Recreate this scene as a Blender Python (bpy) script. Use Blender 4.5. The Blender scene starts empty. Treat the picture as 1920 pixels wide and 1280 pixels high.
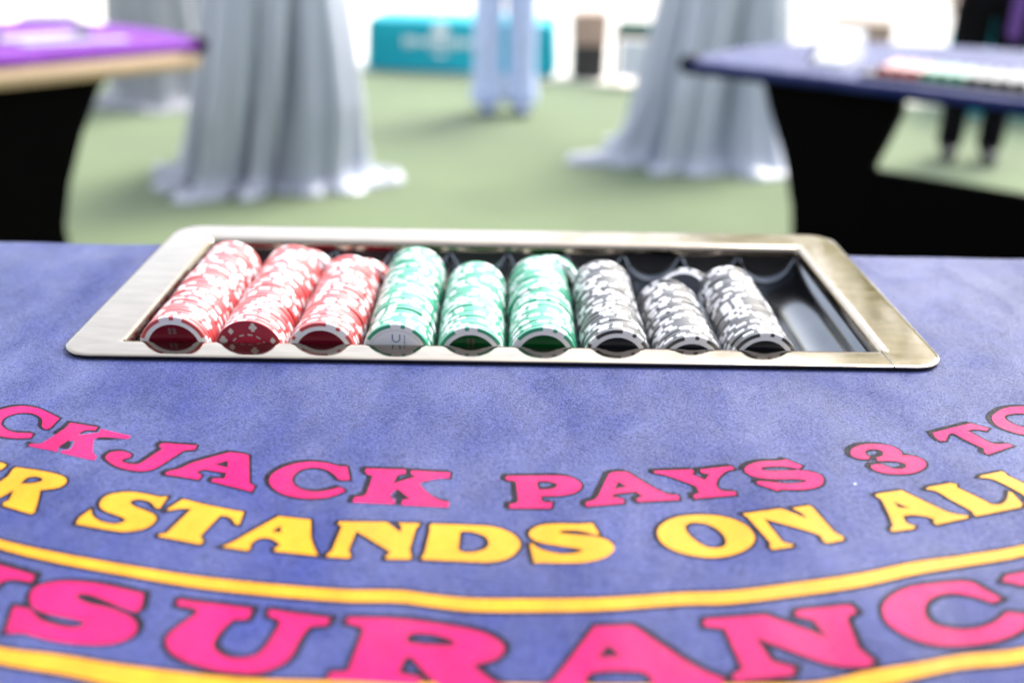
import bpy, bmesh, math, random, re
from mathutils import Vector, Matrix
import numpy as np

S = bpy.context.scene
COL = S.collection
rad = math.radians
rnd = random.Random(7)

# ------------------------------------------------------------------ camera
FLOOR_TO_FELT = 1.065          # height of the tray flange of the near table above the turf
ZF = 1.062                     # felt height
cam_d = bpy.data.cameras.new('camera')
cam = bpy.data.objects.new('camera', cam_d); COL.objects.link(cam)
cam_d.sensor_width = 36.0
cam_d.lens = 35.006
rt = Vector((0.999855292, -0.000506285054, 0.0170041018))
up = Vector((-0.01526645, 0.41429398, 0.91001507))
fw = Vector((0.00750542, 0.91014298, -0.4142263))
M = Matrix((rt, up, -fw)).transposed().to_4x4()
M.translation = Vector((0.0001, -0.49027, 1.29989))
cam.matrix_world = M
cam_d.clip_start = 0.02
cam_d.clip_end = 500
cam_d.dof.use_dof = True
cam_d.dof.focus_distance = 0.515
cam_d.dof.aperture_fstop = 3.5
S.camera = cam

# ------------------------------------------------------------------ light
SUN_EL, SUN_AZ = 48.0, 42.0    # azimuth clockwise from +Y (away from the camera, to the right)
w = bpy.data.worlds.new('World'); S.world = w; w.use_nodes = True
nt = w.node_tree
sky = nt.nodes.new('ShaderNodeTexSky'); sky.sky_type = 'NISHITA'; sky.sun_disc = False
sky.sun_elevation = rad(SUN_EL); sky.sun_rotation = rad(SUN_AZ)
sky.dust_density = 2.5; sky.air_density = 1.0; sky.ozone_density = 1.0
bg = nt.nodes['Background']; bg.inputs['Strength'].default_value = 0.15
hs = nt.nodes.new('ShaderNodeHueSaturation'); hs.inputs['Saturation'].default_value = 0.42     # thin white overcast
nt.links.new(sky.outputs[0], hs.inputs['Color']); nt.links.new(hs.outputs[0], bg.inputs['Color'])
sd = bpy.data.lights.new('sun', 'SUN'); sun = bpy.data.objects.new('sun', sd); COL.objects.link(sun)
sd.energy = 2.0; sd.angle = rad(30); sd.color = (1.0, 0.95, 0.88)
el, az = rad(SUN_EL), rad(SUN_AZ)
sv = Vector((math.sin(az)*math.cos(el), math.cos(az)*math.cos(el), math.sin(el)))
sun.rotation_euler = sv.to_track_quat('Z', 'Y').to_euler()
S.view_settings.view_transform = 'Standard'; S.view_settings.look = 'None'
S.view_settings.gamma = 1.0; S.view_settings.exposure = 1.95
S.cycles.use_denoising = True
S.cycles.max_bounces = 8
S.cycles.sample_clamp_indirect = 6

# ------------------------------------------------------------------ helpers
def mat(name, col, rough=0.6, metal=0.0, spec=0.5, sheen=0.0, sheen_col=None, coat=0.0):
    m = bpy.data.materials.new(name); m.use_nodes = True
    b = m.node_tree.nodes['Principled BSDF']
    b.inputs['Base Color'].default_value = (*col, 1)
    b.inputs['Roughness'].default_value = rough
    b.inputs['Metallic'].default_value = metal
    b.inputs['Specular IOR Level'].default_value = spec
    b.inputs['Sheen Weight'].default_value = sheen
    if sheen_col: b.inputs['Sheen Tint'].default_value = (*sheen_col, 1)
    b.inputs['Coat Weight'].default_value = coat
    return m

def vary(m, scale, amount, detail=4, bump=0.0, bump_scale=None, bdist=0.001, stretch=(1, 1, 1), rvar=0.0):
    """procedural variation of colour (and relief) in object space"""
    t = m.node_tree; N = t.nodes; L = t.links; b = N['Principled BSDF']
    tc = N.new('ShaderNodeTexCoord'); mp = N.new('ShaderNodeMapping'); mp.inputs['Scale'].default_value = stretch
    L.new(tc.outputs['Object'], mp.inputs['Vector'])
    nz = N.new('ShaderNodeTexNoise'); nz.inputs['Scale'].default_value = scale; nz.inputs['Detail'].default_value = detail
    L.new(mp.outputs[0], nz.inputs['Vector'])
    col = tuple(b.inputs['Base Color'].default_value)
    mr = N.new('ShaderNodeMapRange'); mr.inputs['From Min'].default_value = 0.25; mr.inputs['From Max'].default_value = 0.75
    mr.inputs['To Min'].default_value = 1 - amount; mr.inputs['To Max'].default_value = 1 + amount
    L.new(nz.outputs['Fac'], mr.inputs['Value'])
    mx = N.new('ShaderNodeVectorMath'); mx.operation = 'SCALE'; mx.inputs[0].default_value = col[:3]
    L.new(mr.outputs[0], mx.inputs['Scale']); L.new(mx.outputs[0], b.inputs['Base Color'])
    if rvar:
        r0 = b.inputs['Roughness'].default_value
        m2 = N.new('ShaderNodeMapRange'); m2.inputs['To Min'].default_value = max(0.02, r0-rvar); m2.inputs['To Max'].default_value = r0+rvar
        L.new(nz.outputs['Fac'], m2.inputs['Value']); L.new(m2.outputs[0], b.inputs['Roughness'])
    if bump:
        n2 = N.new('ShaderNodeTexNoise'); n2.inputs['Scale'].default_value = bump_scale or scale; n2.inputs['Detail'].default_value = 3
        L.new(mp.outputs[0], n2.inputs['Vector'])
        bp = N.new('ShaderNodeBump'); bp.inputs['Strength'].default_value = bump; bp.inputs['Distance'].default_value = bdist
        L.new(n2.outputs['Fac'], bp.inputs['Height']); L.new(bp.outputs[0], b.inputs['Normal'])
    return m

def mesh_obj(name, verts, faces, mats, parent=None, smooth=False, midx=None):
    me = bpy.data.meshes.new(name); me.from_pydata([tuple(v) for v in verts], [], faces)
    for mm in (mats if isinstance(mats, (list, tuple)) else [mats]): me.materials.append(mm)
    if midx is not None: me.polygons.foreach_set('material_index', midx)
    if smooth: me.polygons.foreach_set('use_smooth', [True]*len(me.polygons))
    me.update()
    o = bpy.data.objects.new(name, me); COL.objects.link(o)
    if parent: o.parent = parent
    return o

def bm_obj(name, bm, mats, parent=None, smooth=False):
    me = bpy.data.meshes.new(name); bmesh.ops.recalc_face_normals(bm, faces=bm.faces[:]); bm.to_mesh(me); bm.free()
    for mm in (mats if isinstance(mats, (list, tuple)) else [mats]): me.materials.append(mm)
    if smooth: me.polygons.foreach_set('use_smooth', [True]*len(me.polygons))
    o = bpy.data.objects.new(name, me); COL.objects.link(o)
    if parent: o.parent = parent
    return o

def empty(name, loc, rz=0.0):
    o = bpy.data.objects.new(name, None); COL.objects.link(o); o.empty_display_size = 0.05
    o.location = loc; o.rotation_euler = (0, 0, rz); return o

def tag(o, label=None, cat=None, group=None, kind=None):
    if label: o['label'] = label
    if cat: o['category'] = cat
    if group: o['group'] = group
    if kind: o['kind'] = kind
    return o

def add_box(bm, c, s, rz=0.0, bev=0.0, mi=0, rx=0.0):
    r = bmesh.ops.create_cube(bm, size=1.0)
    vs = r['verts']
    for v in vs: v.co = Vector((v.co.x*s[0], v.co.y*s[1], v.co.z*s[2]))
    fs = {f for v in vs for f in v.link_faces}
    if bev:
        es = list({e for f in fs for e in f.edges})
        rb = bmesh.ops.bevel(bm, geom=es, offset=bev, segments=2, affect='EDGES', profile=0.5)
        fs = set(rb['faces']) | {f for f in fs if f.is_valid}
        vs = list({v for f in fs for v in f.verts})
    R = Matrix.Rotation(rz, 3, 'Z') @ Matrix.Rotation(rx, 3, 'X')
    for v in vs: v.co = R @ v.co + Vector(c)
    for f in fs: f.material_index = mi
    return vs

def add_prism(bm, pts, axis_o, u, v, n, thick, mi=0):
    """polygon pts (a,b) laid out on u,v at axis_o, pushed along n by thick"""
    o = Vector(axis_o); u = Vector(u); v = Vector(v); n = Vector(n)
    A = [bm.verts.new(o+u*a+v*b) for a, b in pts]; B = [bm.verts.new(o+u*a+v*b+n*thick) for a, b in pts]
    fs = [bm.faces.new(A), bm.faces.new(B[::-1])]
    k = len(pts)
    for i in range(k): fs.append(bm.faces.new((A[i], B[i], B[(i+1) % k], A[(i+1) % k])))
    for f in fs: f.material_index = mi

def skin_obj(name, verts, edges, m, parent=None, sub=2, flat=None):
    """grow a continuous surface round a jointed skeleton; verts are (x,y,z,rx,ry)"""
    me = bpy.data.meshes.new(name); me.from_pydata([v[:3] for v in verts], edges, [])
    o = bpy.data.objects.new(name, me); COL.objects.link(o)
    md = o.modifiers.new('skin', 'SKIN'); md.use_smooth_shade = True
    if not me.skin_vertices: me.skin_vertices.new()
    for i, v in enumerate(verts):
        sv_ = me.skin_vertices[0].data[i]; sv_.radius = (v[3], v[4] if len(v) > 4 else v[3]); sv_.use_root = (i == 0)
    ms = o.modifiers.new('sub', 'SUBSURF'); ms.levels = sub; ms.render_levels = sub
    dg = bpy.context.evaluated_depsgraph_get(); ev = o.evaluated_get(dg)
    me2 = bpy.data.meshes.new_from_object(ev)
    o.modifiers.clear(); o.data = me2; me2.materials.clear(); me2.materials.append(m)
    me2.polygons.foreach_set('use_smooth', [True]*len(me2.polygons))
    if parent: o.parent = parent
    return o

# ------------------------------------------------------------------ materials
def felt_mat(name, col, nap=0.35, sheen=1.0, sheen_col=(0.80, 0.87, 1.0), lint=True, grain=.46, spec=.27):
    m = bpy.data.materials.new(name); m.use_nodes = True
    t = m.node_tree; N = t.nodes; L = t.links; b = N['Principled BSDF']
    b.inputs['Roughness'].default_value = 0.5; b.inputs['Specular IOR Level'].default_value = spec
    b.inputs['Sheen Weight'].default_value = sheen; b.inputs['Sheen Roughness'].default_value = 0.33
    b.inputs['Sheen Tint'].default_value = (*sheen_col, 1)
    g = N.new('ShaderNodeNewGeometry')
    def noise(scale, detail, st=(1, 1, 1), rough=0.55, dist=0.0):
        mp = N.new('ShaderNodeMapping'); mp.inputs['Scale'].default_value = st
        L.new(g.outputs['Position'], mp.inputs['Vector'])
        n = N.new('ShaderNodeTexNoise'); n.inputs['Scale'].default_value = scale
        n.inputs['Detail'].default_value = detail; n.inputs['Roughness'].default_value = rough; n.inputs['Distortion'].default_value = dist
        L.new(mp.outputs[0], n.inputs['Vector']); return n.outputs['Fac']
    def rng(v, a, b_, c, d):
        r = N.new('ShaderNodeMapRange'); r.inputs['From Min'].default_value = a; r.inputs['From Max'].default_value = b_
        r.inputs['To Min'].default_value = c; r.inputs['To Max'].default_value = d; L.new(v, r.inputs['Value']); return r.outputs[0]
    def mul(a, c):
        x = N.new('ShaderNodeMath'); x.operation = 'MULTIPLY'; L.new(a, x.inputs[0]); L.new(c, x.inputs[1]); return x.outputs[0]
    big = rng(noise(13, 6, (1.0, 0.55, 1), 0.62, 0.3), 0.3, 0.7, 1-nap, 1+nap)          # brushed nap
    big2 = rng(noise(13, 6, (1.0, 0.55, 1), 0.62, 0.3), 0.3, 0.7, .83, 1.17)
    mid = rng(noise(70, 4, (1, .6, 1), 0.6), 0.3, 0.7, 0.86, 1.14)
    fine = rng(noise(1250, 3, (1, .8, 1), 0.7), 0.34, 0.66, 1-grain, 1+grain)       # fibres
    f = mul(mul(big, mid), fine)
    sc = N.new('ShaderNodeVectorMath'); sc.operation = 'SCALE'; sc.inputs[0].default_value = col; L.new(f, sc.inputs['Scale'])
    out = sc.outputs[0]
    if lint:
        vo = N.new('ShaderNodeTexVoronoi'); vo.inputs['Scale'].default_value = 70; L.new(g.outputs['Position'], vo.inputs['Vector'])
        near = rng(vo.outputs['Distance'], 0.025, 0.055, 1, 0)
        sx = N.new('ShaderNodeSeparateColor'); L.new(vo.outputs['Color'], sx.inputs[0])
        pick = rng(sx.outputs[0], 0.88, 0.89, 0, 1)
        k = mul(near, pick)
        mx = N.new('ShaderNodeMix'); mx.data_type = 'RGBA'; L.new(k, mx.inputs['Factor']); L.new(out, mx.inputs['A'])
        mx.inputs['B'].default_value = (0.7, 0.7, 0.72, 1); out = mx.outputs['Result']
    L.new(out, b.inputs['Base Color'])
    b3 = rng(noise(26, 5, (1.0, 0.5, 1), 0.6, 0.4), 0.32, 0.68, .72, 1.28); shr = rng(mul(mul(big2, b3), fine), 0.3, 1.7, 0.10*sheen, .75*sheen); L.new(shr, b.inputs['Sheen Weight']); L.new(rng(mul(mul(big2, b3), fine), 0.45, 1.55, .25*spec, 1.75*spec), b.inputs['Specular IOR Level'])
    bp = N.new('ShaderNodeBump'); bp.inputs['Strength'].default_value = 0.6; bp.inputs['Distance'].default_value = 0.0004
    L.new(fine, bp.inputs['Height'])
    b2 = N.new('ShaderNodeBump'); b2.inputs['Strength'].default_value = 0.5; b2.inputs['Distance'].default_value = 0.004
    L.new(noise(14, 3, (1, .6, 1)), b2.inputs['Height']); L.new(b2.outputs[0], bp.inputs['Normal'])
    L.new(bp.outputs[0], b.inputs['Normal'])
    return m

FELT = felt_mat('blue_felt', (0.0050, 0.0130, 0.106), nap=0.14)
PINK = felt_mat('pink_print', (0.34, 0.0025, 0.075), nap=0.08, sheen=0.08, sheen_col=(1, 0.6, 0.8), lint=False, grain=.22, spec=.11)
YEL = felt_mat('yellow_print', (0.46, 0.200, 0.010), nap=0.06, sheen=0.08, sheen_col=(1, 0.9, 0.7), lint=False, grain=.16, spec=.11)
DARK = felt_mat('dark_print_outline', (0.006, 0.004, 0.009), nap=0.1, sheen=0.08, lint=False, spec=.08)

NAVY = felt_mat('navy_felt', (0.006, 0.014, 0.10), nap=0.15, sheen=.5, lint=False, spec=.2)
PURP = felt_mat('purple_felt', (0.12, 0.010, 0.23), nap=0.15, sheen=0.35, sheen_col=(0.9, 0.5, 1), lint=False, spec=.12)
METAL = vary(mat('polished_nickel', (0.32, 0.275, 0.22), 0.09, 1.0), 45, 0.14, 5, bump=0.05, bump_scale=18, bdist=0.002, stretch=(1, 3, 1), rvar=0.07)
TROUGH = vary(mat('pressed_steel', (0.11, 0.12, 0.135), 0.14, 1.0), 40, 0.1, 3, rvar=0.08)
WALLM = mat('tray_black_and_painted_shade', (0.012, 0.011, 0.012), 0.35)  # black parts; also tray wall reflection and rim shadow put into colour
BLACKP = vary(mat('black_laminate', (0.0012, 0.001, 0.001), 0.6, spec=0.03), 12, 0.3)
WOOD = vary(mat('pale_wood_trim', (0.55, 0.38, 0.24), 0.5), 6, 0.15, 4, stretch=(1, 12, 12))
SILVER = vary(mat('silver_satin', (0.36, 0.385, 0.45), 0.36, spec=0.6, sheen=0.2), 55, 0.08, 3, bump=0.6, bump_scale=16, bdist=0.003, stretch=(1, 1, 0.25))
WHITEC = vary(mat('pale_grey_cloth', (0.27, 0.275, 0.30), 0.6, sheen=0.2), 30, 0.06)
TEAL = vary(mat('teal_cloth', (0.0, 0.36, 0.45), 0.7), 8, 0.1)
TEALG = mat('teal_green_board', (0.0, 0.14, 0.11), 0.5)
WHITEP = mat('white_print', (0.80, 0.84, 0.86), 0.6)
TURF = vary(mat('artificial_turf', (0.083, 0.119, 0.047), 0.85, spec=0.2, sheen=0.2), 1.1, 0.20, 7, bump=0.4, bump_scale=200, bdist=0.002)
PATIO = vary(mat('sunlit_concrete', (0.66, 0.62, 0.56), 0.8), 1.5, 0.06, 6, bump=0.2, bump_scale=60, bdist=0.004)

# ------------------------------------------------------------------ setting
EDGE = [(-14, 9.9), (-2.4, 7.75), (-1.26, 7.42), (0.76, 6.95), (2.86, 6.3), (6, 5.3), (14, 2.8)]
g = mesh_obj('ground', [(-60, -60, -.012), (60, -60, -.012), (60, 90, -.012), (-60, 90, -.012)], [(0, 1, 2, 3)], PATIO)
tag(g, kind='structure'); g.name = 'patio'
pts = [(-14, -8)] + [(14, -8)] + [EDGE[i] for i in range(len(EDGE)-1, -1, -1)]
bm = bmesh.new(); add_prism(bm, pts, (0, 0, -.009), (1, 0, 0), (0, 1, 0), (0, 0, 1), .009)
turf = bm_obj('lawn', bm, TURF); tag(turf, kind='structure')

# pale building and trees far behind (they are what the polished tray mirrors)
STUC = vary(mat('cream_stucco', (0.52, 0.45, 0.35), 0.9), 3, 0.08, 5, bump=0.2, bump_scale=40, bdist=0.01)
GLASSD = mat('dark_window_glass', (0.03, 0.035, 0.04), 0.08, spec=0.8)
ROOFM = vary(mat('terracotta_roof', (0.30, 0.13, 0.07), 0.8), 6, 0.2)
hb = empty('stucco_building', (-4, 34, 0))
tag(hb, 'long cream stucco building behind the patio beyond the turf', 'building')
bm = bmesh.new(); add_box(bm, (0, 4, 3.6), (34, 8, 7.2)); bm_obj('wall', bm, STUC, hb)
bm = bmesh.new(); add_prism(bm, [(-.6, 0), (8.6, 0), (4, 2.2)], (-17.4, 0, 7.2), (0, 1, 0), (0, 0, 1), (1, 0, 0), 34.8); bm_obj('roof', bm, ROOFM, hb)
for i in range(9):
    for z in (1.9, 5.2):
        x = -14.4+i*3.6
        bm = bmesh.new()
        for a, b_ in (((0, .78), (1.5, .1)), ((0, -.78), (1.5, .1)), ((.72, 0), (.1, 1.5)), ((-.72, 0), (.1, 1.5)), ((0, 0), (.05, 1.5))):
            add_box(bm, (x+a[0], -.03, z+a[1]), (b_[0], .1, b_[1]))
        f_ = bm_obj('window', bm, WHITEP, hb)
        bm = bmesh.new(); add_box(bm, (x, -.012, z), (1.36, .03, 1.46)); bm_obj('pane', bm, GLASSD, f_)
LEAF = vary(mat('leaf_green', (0.115, 0.135, 0.04), 0.6), 2, 0.2)
_t = LEAF.node_tree; _tr = _t.nodes.new('ShaderNodeBsdfTranslucent'); _tr.inputs[0].default_value = (.60, .55, .22, 1)
_mx = _t.nodes.new('ShaderNodeMixShader'); _mx.inputs[0].default_value = .5
_t.links.new(_t.nodes['Principled BSDF'].outputs[0], _mx.inputs[1]); _t.links.new(_tr.outputs[0], _mx.inputs[2]); _t.links.new(_mx.outputs[0], _t.nodes['Material Output'].inputs[0])
BARK = vary(mat('bark', (0.13, 0.10, 0.07), 0.9), 8, 0.3, stretch=(1, 1, .2))
def tree(x, y, h, r, label, seed):
    R = random.Random(seed); t = empty('shade_tree', (x, y, 0)); tag(t, label, 'tree', 'trees behind the patio')
    vs = [(0, 0, 0, .22), (.05, 0, h*.3, .17), (.1, .05, h*.5, .13), (0, .1, h*.75, .07)]; es = [(0, 1), (1, 2), (2, 3)]
    for k in range(5):
        a = k*1.26+R.random(); vs.append((math.cos(a)*r*.6, math.sin(a)*r*.6, h*(.6+.2*R.random()), .04)); es.append((2 if k % 2 else 1, len(vs)-1))
    skin_obj('trunk', vs, es, BARK, t, 1)
    V = []; F = []
    cl = [(R.gauss(0, .5)*r, R.gauss(0, .5)*r, h*.68+R.gauss(0, .35)*r*.8, r*(.25+.25*R.random())) for _ in range(26)]
    for cx, cy, cz, cr in cl:
        for _ in range(150):
            d = Vector((R.gauss(0, 1), R.gauss(0, 1), R.gauss(0, 1))).normalized()*cr*(.6+.5*R.random())
            p = Vector((cx, cy, cz))+d; a = Vector((R.gauss(0, 1), R.gauss(0, 1), R.gauss(0, 1))).normalized(); b_ = a.cross(d).normalized() if d.length else a
            s = .10+.1*R.random(); i0 = len(V)
            V += [p-a*s, p+b_*s*.6, p+a*s, p-b_*s*.6]; F.append((i0, i0+1, i0+2, i0+3))
    mesh_obj('crown', V, F, LEAF, t)
tree(8.2, 17.5, 10.5, 3.4, 'broad leafy tree standing right of the patio nearest the lawn', 3)
tree(14.5, 21, 11.5, 4.2, 'tall leafy tree at the right end of the cream building', 4)
tree(-16, 24, 7, 2.8, 'leafy tree at the left end of the cream building', 5)

# ------------------------------------------------------------------ D shaped games tables
def offset_loop(pts, d):
    n = len(pts); out = []
    for i in range(n):
        a, b_, c = Vector(pts[i-1]), Vector(pts[i]), Vector(pts[(i+1) % n])
        e1 = (b_-a); e2 = (c-b_)
        if e1.length < 1e-9: e1 = e2
        if e2.length < 1e-9: e2 = e1
        e1.normalize(); e2.normalize()
        n1 = Vector((e1.y, -e1.x)); n2 = Vector((e2.y, -e2.x)); m_ = n1+n2
        m_ = m_/max(.35, m_.dot(n1)); out.append(b_+m_*d)
    return out

def slab(name, loop, prof, m, parent, cap_bottom=True):
    """loop counter-clockwise in xy; prof list of (outwards, z) from the top face down"""
    V = []; F = []; n = len(loop)
    for o_, z in prof:
        L_ = offset_loop(loop, o_) if abs(o_) > 1e-9 else [Vector(p) for p in loop]
        V += [(p.x, p.y, z) for p in L_]
    F.append(tuple(range(n)))
    for k in range(len(prof)-1):
        for i in range(n): j = (i+1) % n; F.append((k*n+i, (k+1)*n+i, (k+1)*n+j, k*n+j))
    if cap_bottom: F.append(tuple(range(len(V)-1, len(V)-1-n, -1)))
    o = mesh_obj(name, V, F, m, parent, True)
    me = o.data; me.polygons[0].use_smooth = False
    return o

def d_loop(L_, D, n=40, c=.06):
    """straight dealer side along x from 0 to L_ at y=0, arc bulging to +y by D, ccw"""
    pts = [(c*.3, 0.0), (L_-c*.3, 0.0), (L_-.0, c*.3)]
    for i in range(n+1):
        a = math.pi*i/n
        x = L_/2+(L_/2)*math.cos(a)*1.0; y = .14+(D-.14)*abs(math.sin(a))**.8
        pts.append((x, y))
    pts.append((0, c*.3)); return pts

# near table: the felt, cut out for the tray
near = empty('blackjack_table', (0, 0, 0))
tag(near, 'blue felt blackjack table in the foreground with pink and yellow printed lettering', 'table')
loop = [(-.222, .190), (-.222, .012), (.222, .012), (.222, .190)]
loop += [(.222+.02*i, .190+.0006*math.sin(i*1.7)-.0002*i) for i in range(1, 36)]
for i in range(1, 40):
    a = math.pi*i/40
    loop.append((.94*math.cos(a), .12-1.05*math.sin(a)**.8))
loop += [(-.222-.02*i, .190+.0012*math.sin(i*1.1+1)+.00002*i) for i in range(35, 0, -1)]
# make counter-clockwise
ar = sum(loop[i-1][0]*loop[i][1]-loop[i][0]*loop[i-1][1] for i in range(len(loop)))
if ar < 0: loop = loop[::-1]
slab('felt_top', loop, [(0, ZF), (.003, ZF-.0008), (.006, ZF-.003), (.008, ZF-.008), (.008, ZF-.05)], FELT, near)
slab('under_board', loop, [(-.01, ZF-.051), (-.01, ZF-.09)], BLACKP, near)
bm = bmesh.new()
prev = None
arc = [(.955*math.cos(math.pi*i/40), .12-1.065*math.sin(math.pi*i/40)**.8) for i in range(0, 41)]
V = []; F = []
for i, (x, y) in enumerate(arc):
    t_ = Vector((arc[min(i+1, 40)][0]-arc[max(i-1, 0)][0], arc[min(i+1, 40)][1]-arc[max(i-1, 0)][1])).normalized()
    nn = Vector((t_.y, -t_.x)); 
    if nn.dot(Vector((x, y-.12))) < 0: nn = -nn
    for k in range(10):
        a = 2*math.pi*k/10; V.append((x+nn.x*(.04+.045*math.cos(a)), y+nn.y*(.04+.045*math.cos(a)), ZF-.01+.03*math.sin(a)))
for i in range(40):
    for k in range(10): F.append((i*10+k, i*10+(k+1) % 10, (i+1)*10+(k+1) % 10, (i+1)*10+k))
F.append(tuple(range(10))); F.append(tuple(range(400, 410)))
bm.free(); mesh_obj('padded_rail', V, F, mat('black_vinyl', (.01, .01, .01), .35), near, True)
for sx in (-1, 1):
    bm = bmesh.new(); add_prism(bm, [(-.3, 0), (.3, 0), (.2, .2), (.12, .5), (.2, .8), (.3, ZF-.09), (-.3, ZF-.09), (-.2, .8), (-.12, .5), (-.2, .2)], (sx*.5-.02, -.35, 0), (0, 1, 0), (0, 0, 1), (1, 0, 0), .04)
    bm_obj('leg', bm, BLACKP, near)
bm = bmesh.new(); add_box(bm, (0, -.35, .45), (.96, .03, .25)); bm_obj('stretcher', bm, BLACKP, near)

# unseen dark drape, added behind the camera to cut front light
bd0 = empty('light_blocking_drape', (0, -3.1, 0)); tag(bd0, 'unseen dark pleated drape added behind the near table to block light', 'drape')
V = []; F = []
for i in range(281):
    x = -7+i*.05; y = .06*math.sin(i*1.15)+.02*math.sin(i*.37)
    V += [(x, y, 0), (x, y, 3.4)]
for i in range(280): F.append((i*2, i*2+2, i*2+3, i*2+1))
o = mesh_obj('curtain', V, F, mat('light_blocking_charcoal', (.03, .03, .034), .8), bd0, True); so = o.modifiers.new('thick', 'SOLIDIFY'); so.thickness = .004
bm = bmesh.new(); add_box(bm, (0, 0, 3.42), (14.1, .05, .05), bev=.01); bm_obj('top_rail', bm, BLACKP, bd0)
for sx in (-7.03, 0, 7.03):
    bm = bmesh.new(); add_box(bm, (sx, -.12, 1.7), (.05, .05, 3.4)); add_box(bm, (sx, -.12, .01), (.5, .5, .02)); bm_obj('upright', bm, BLACKP, bd0)

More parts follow.
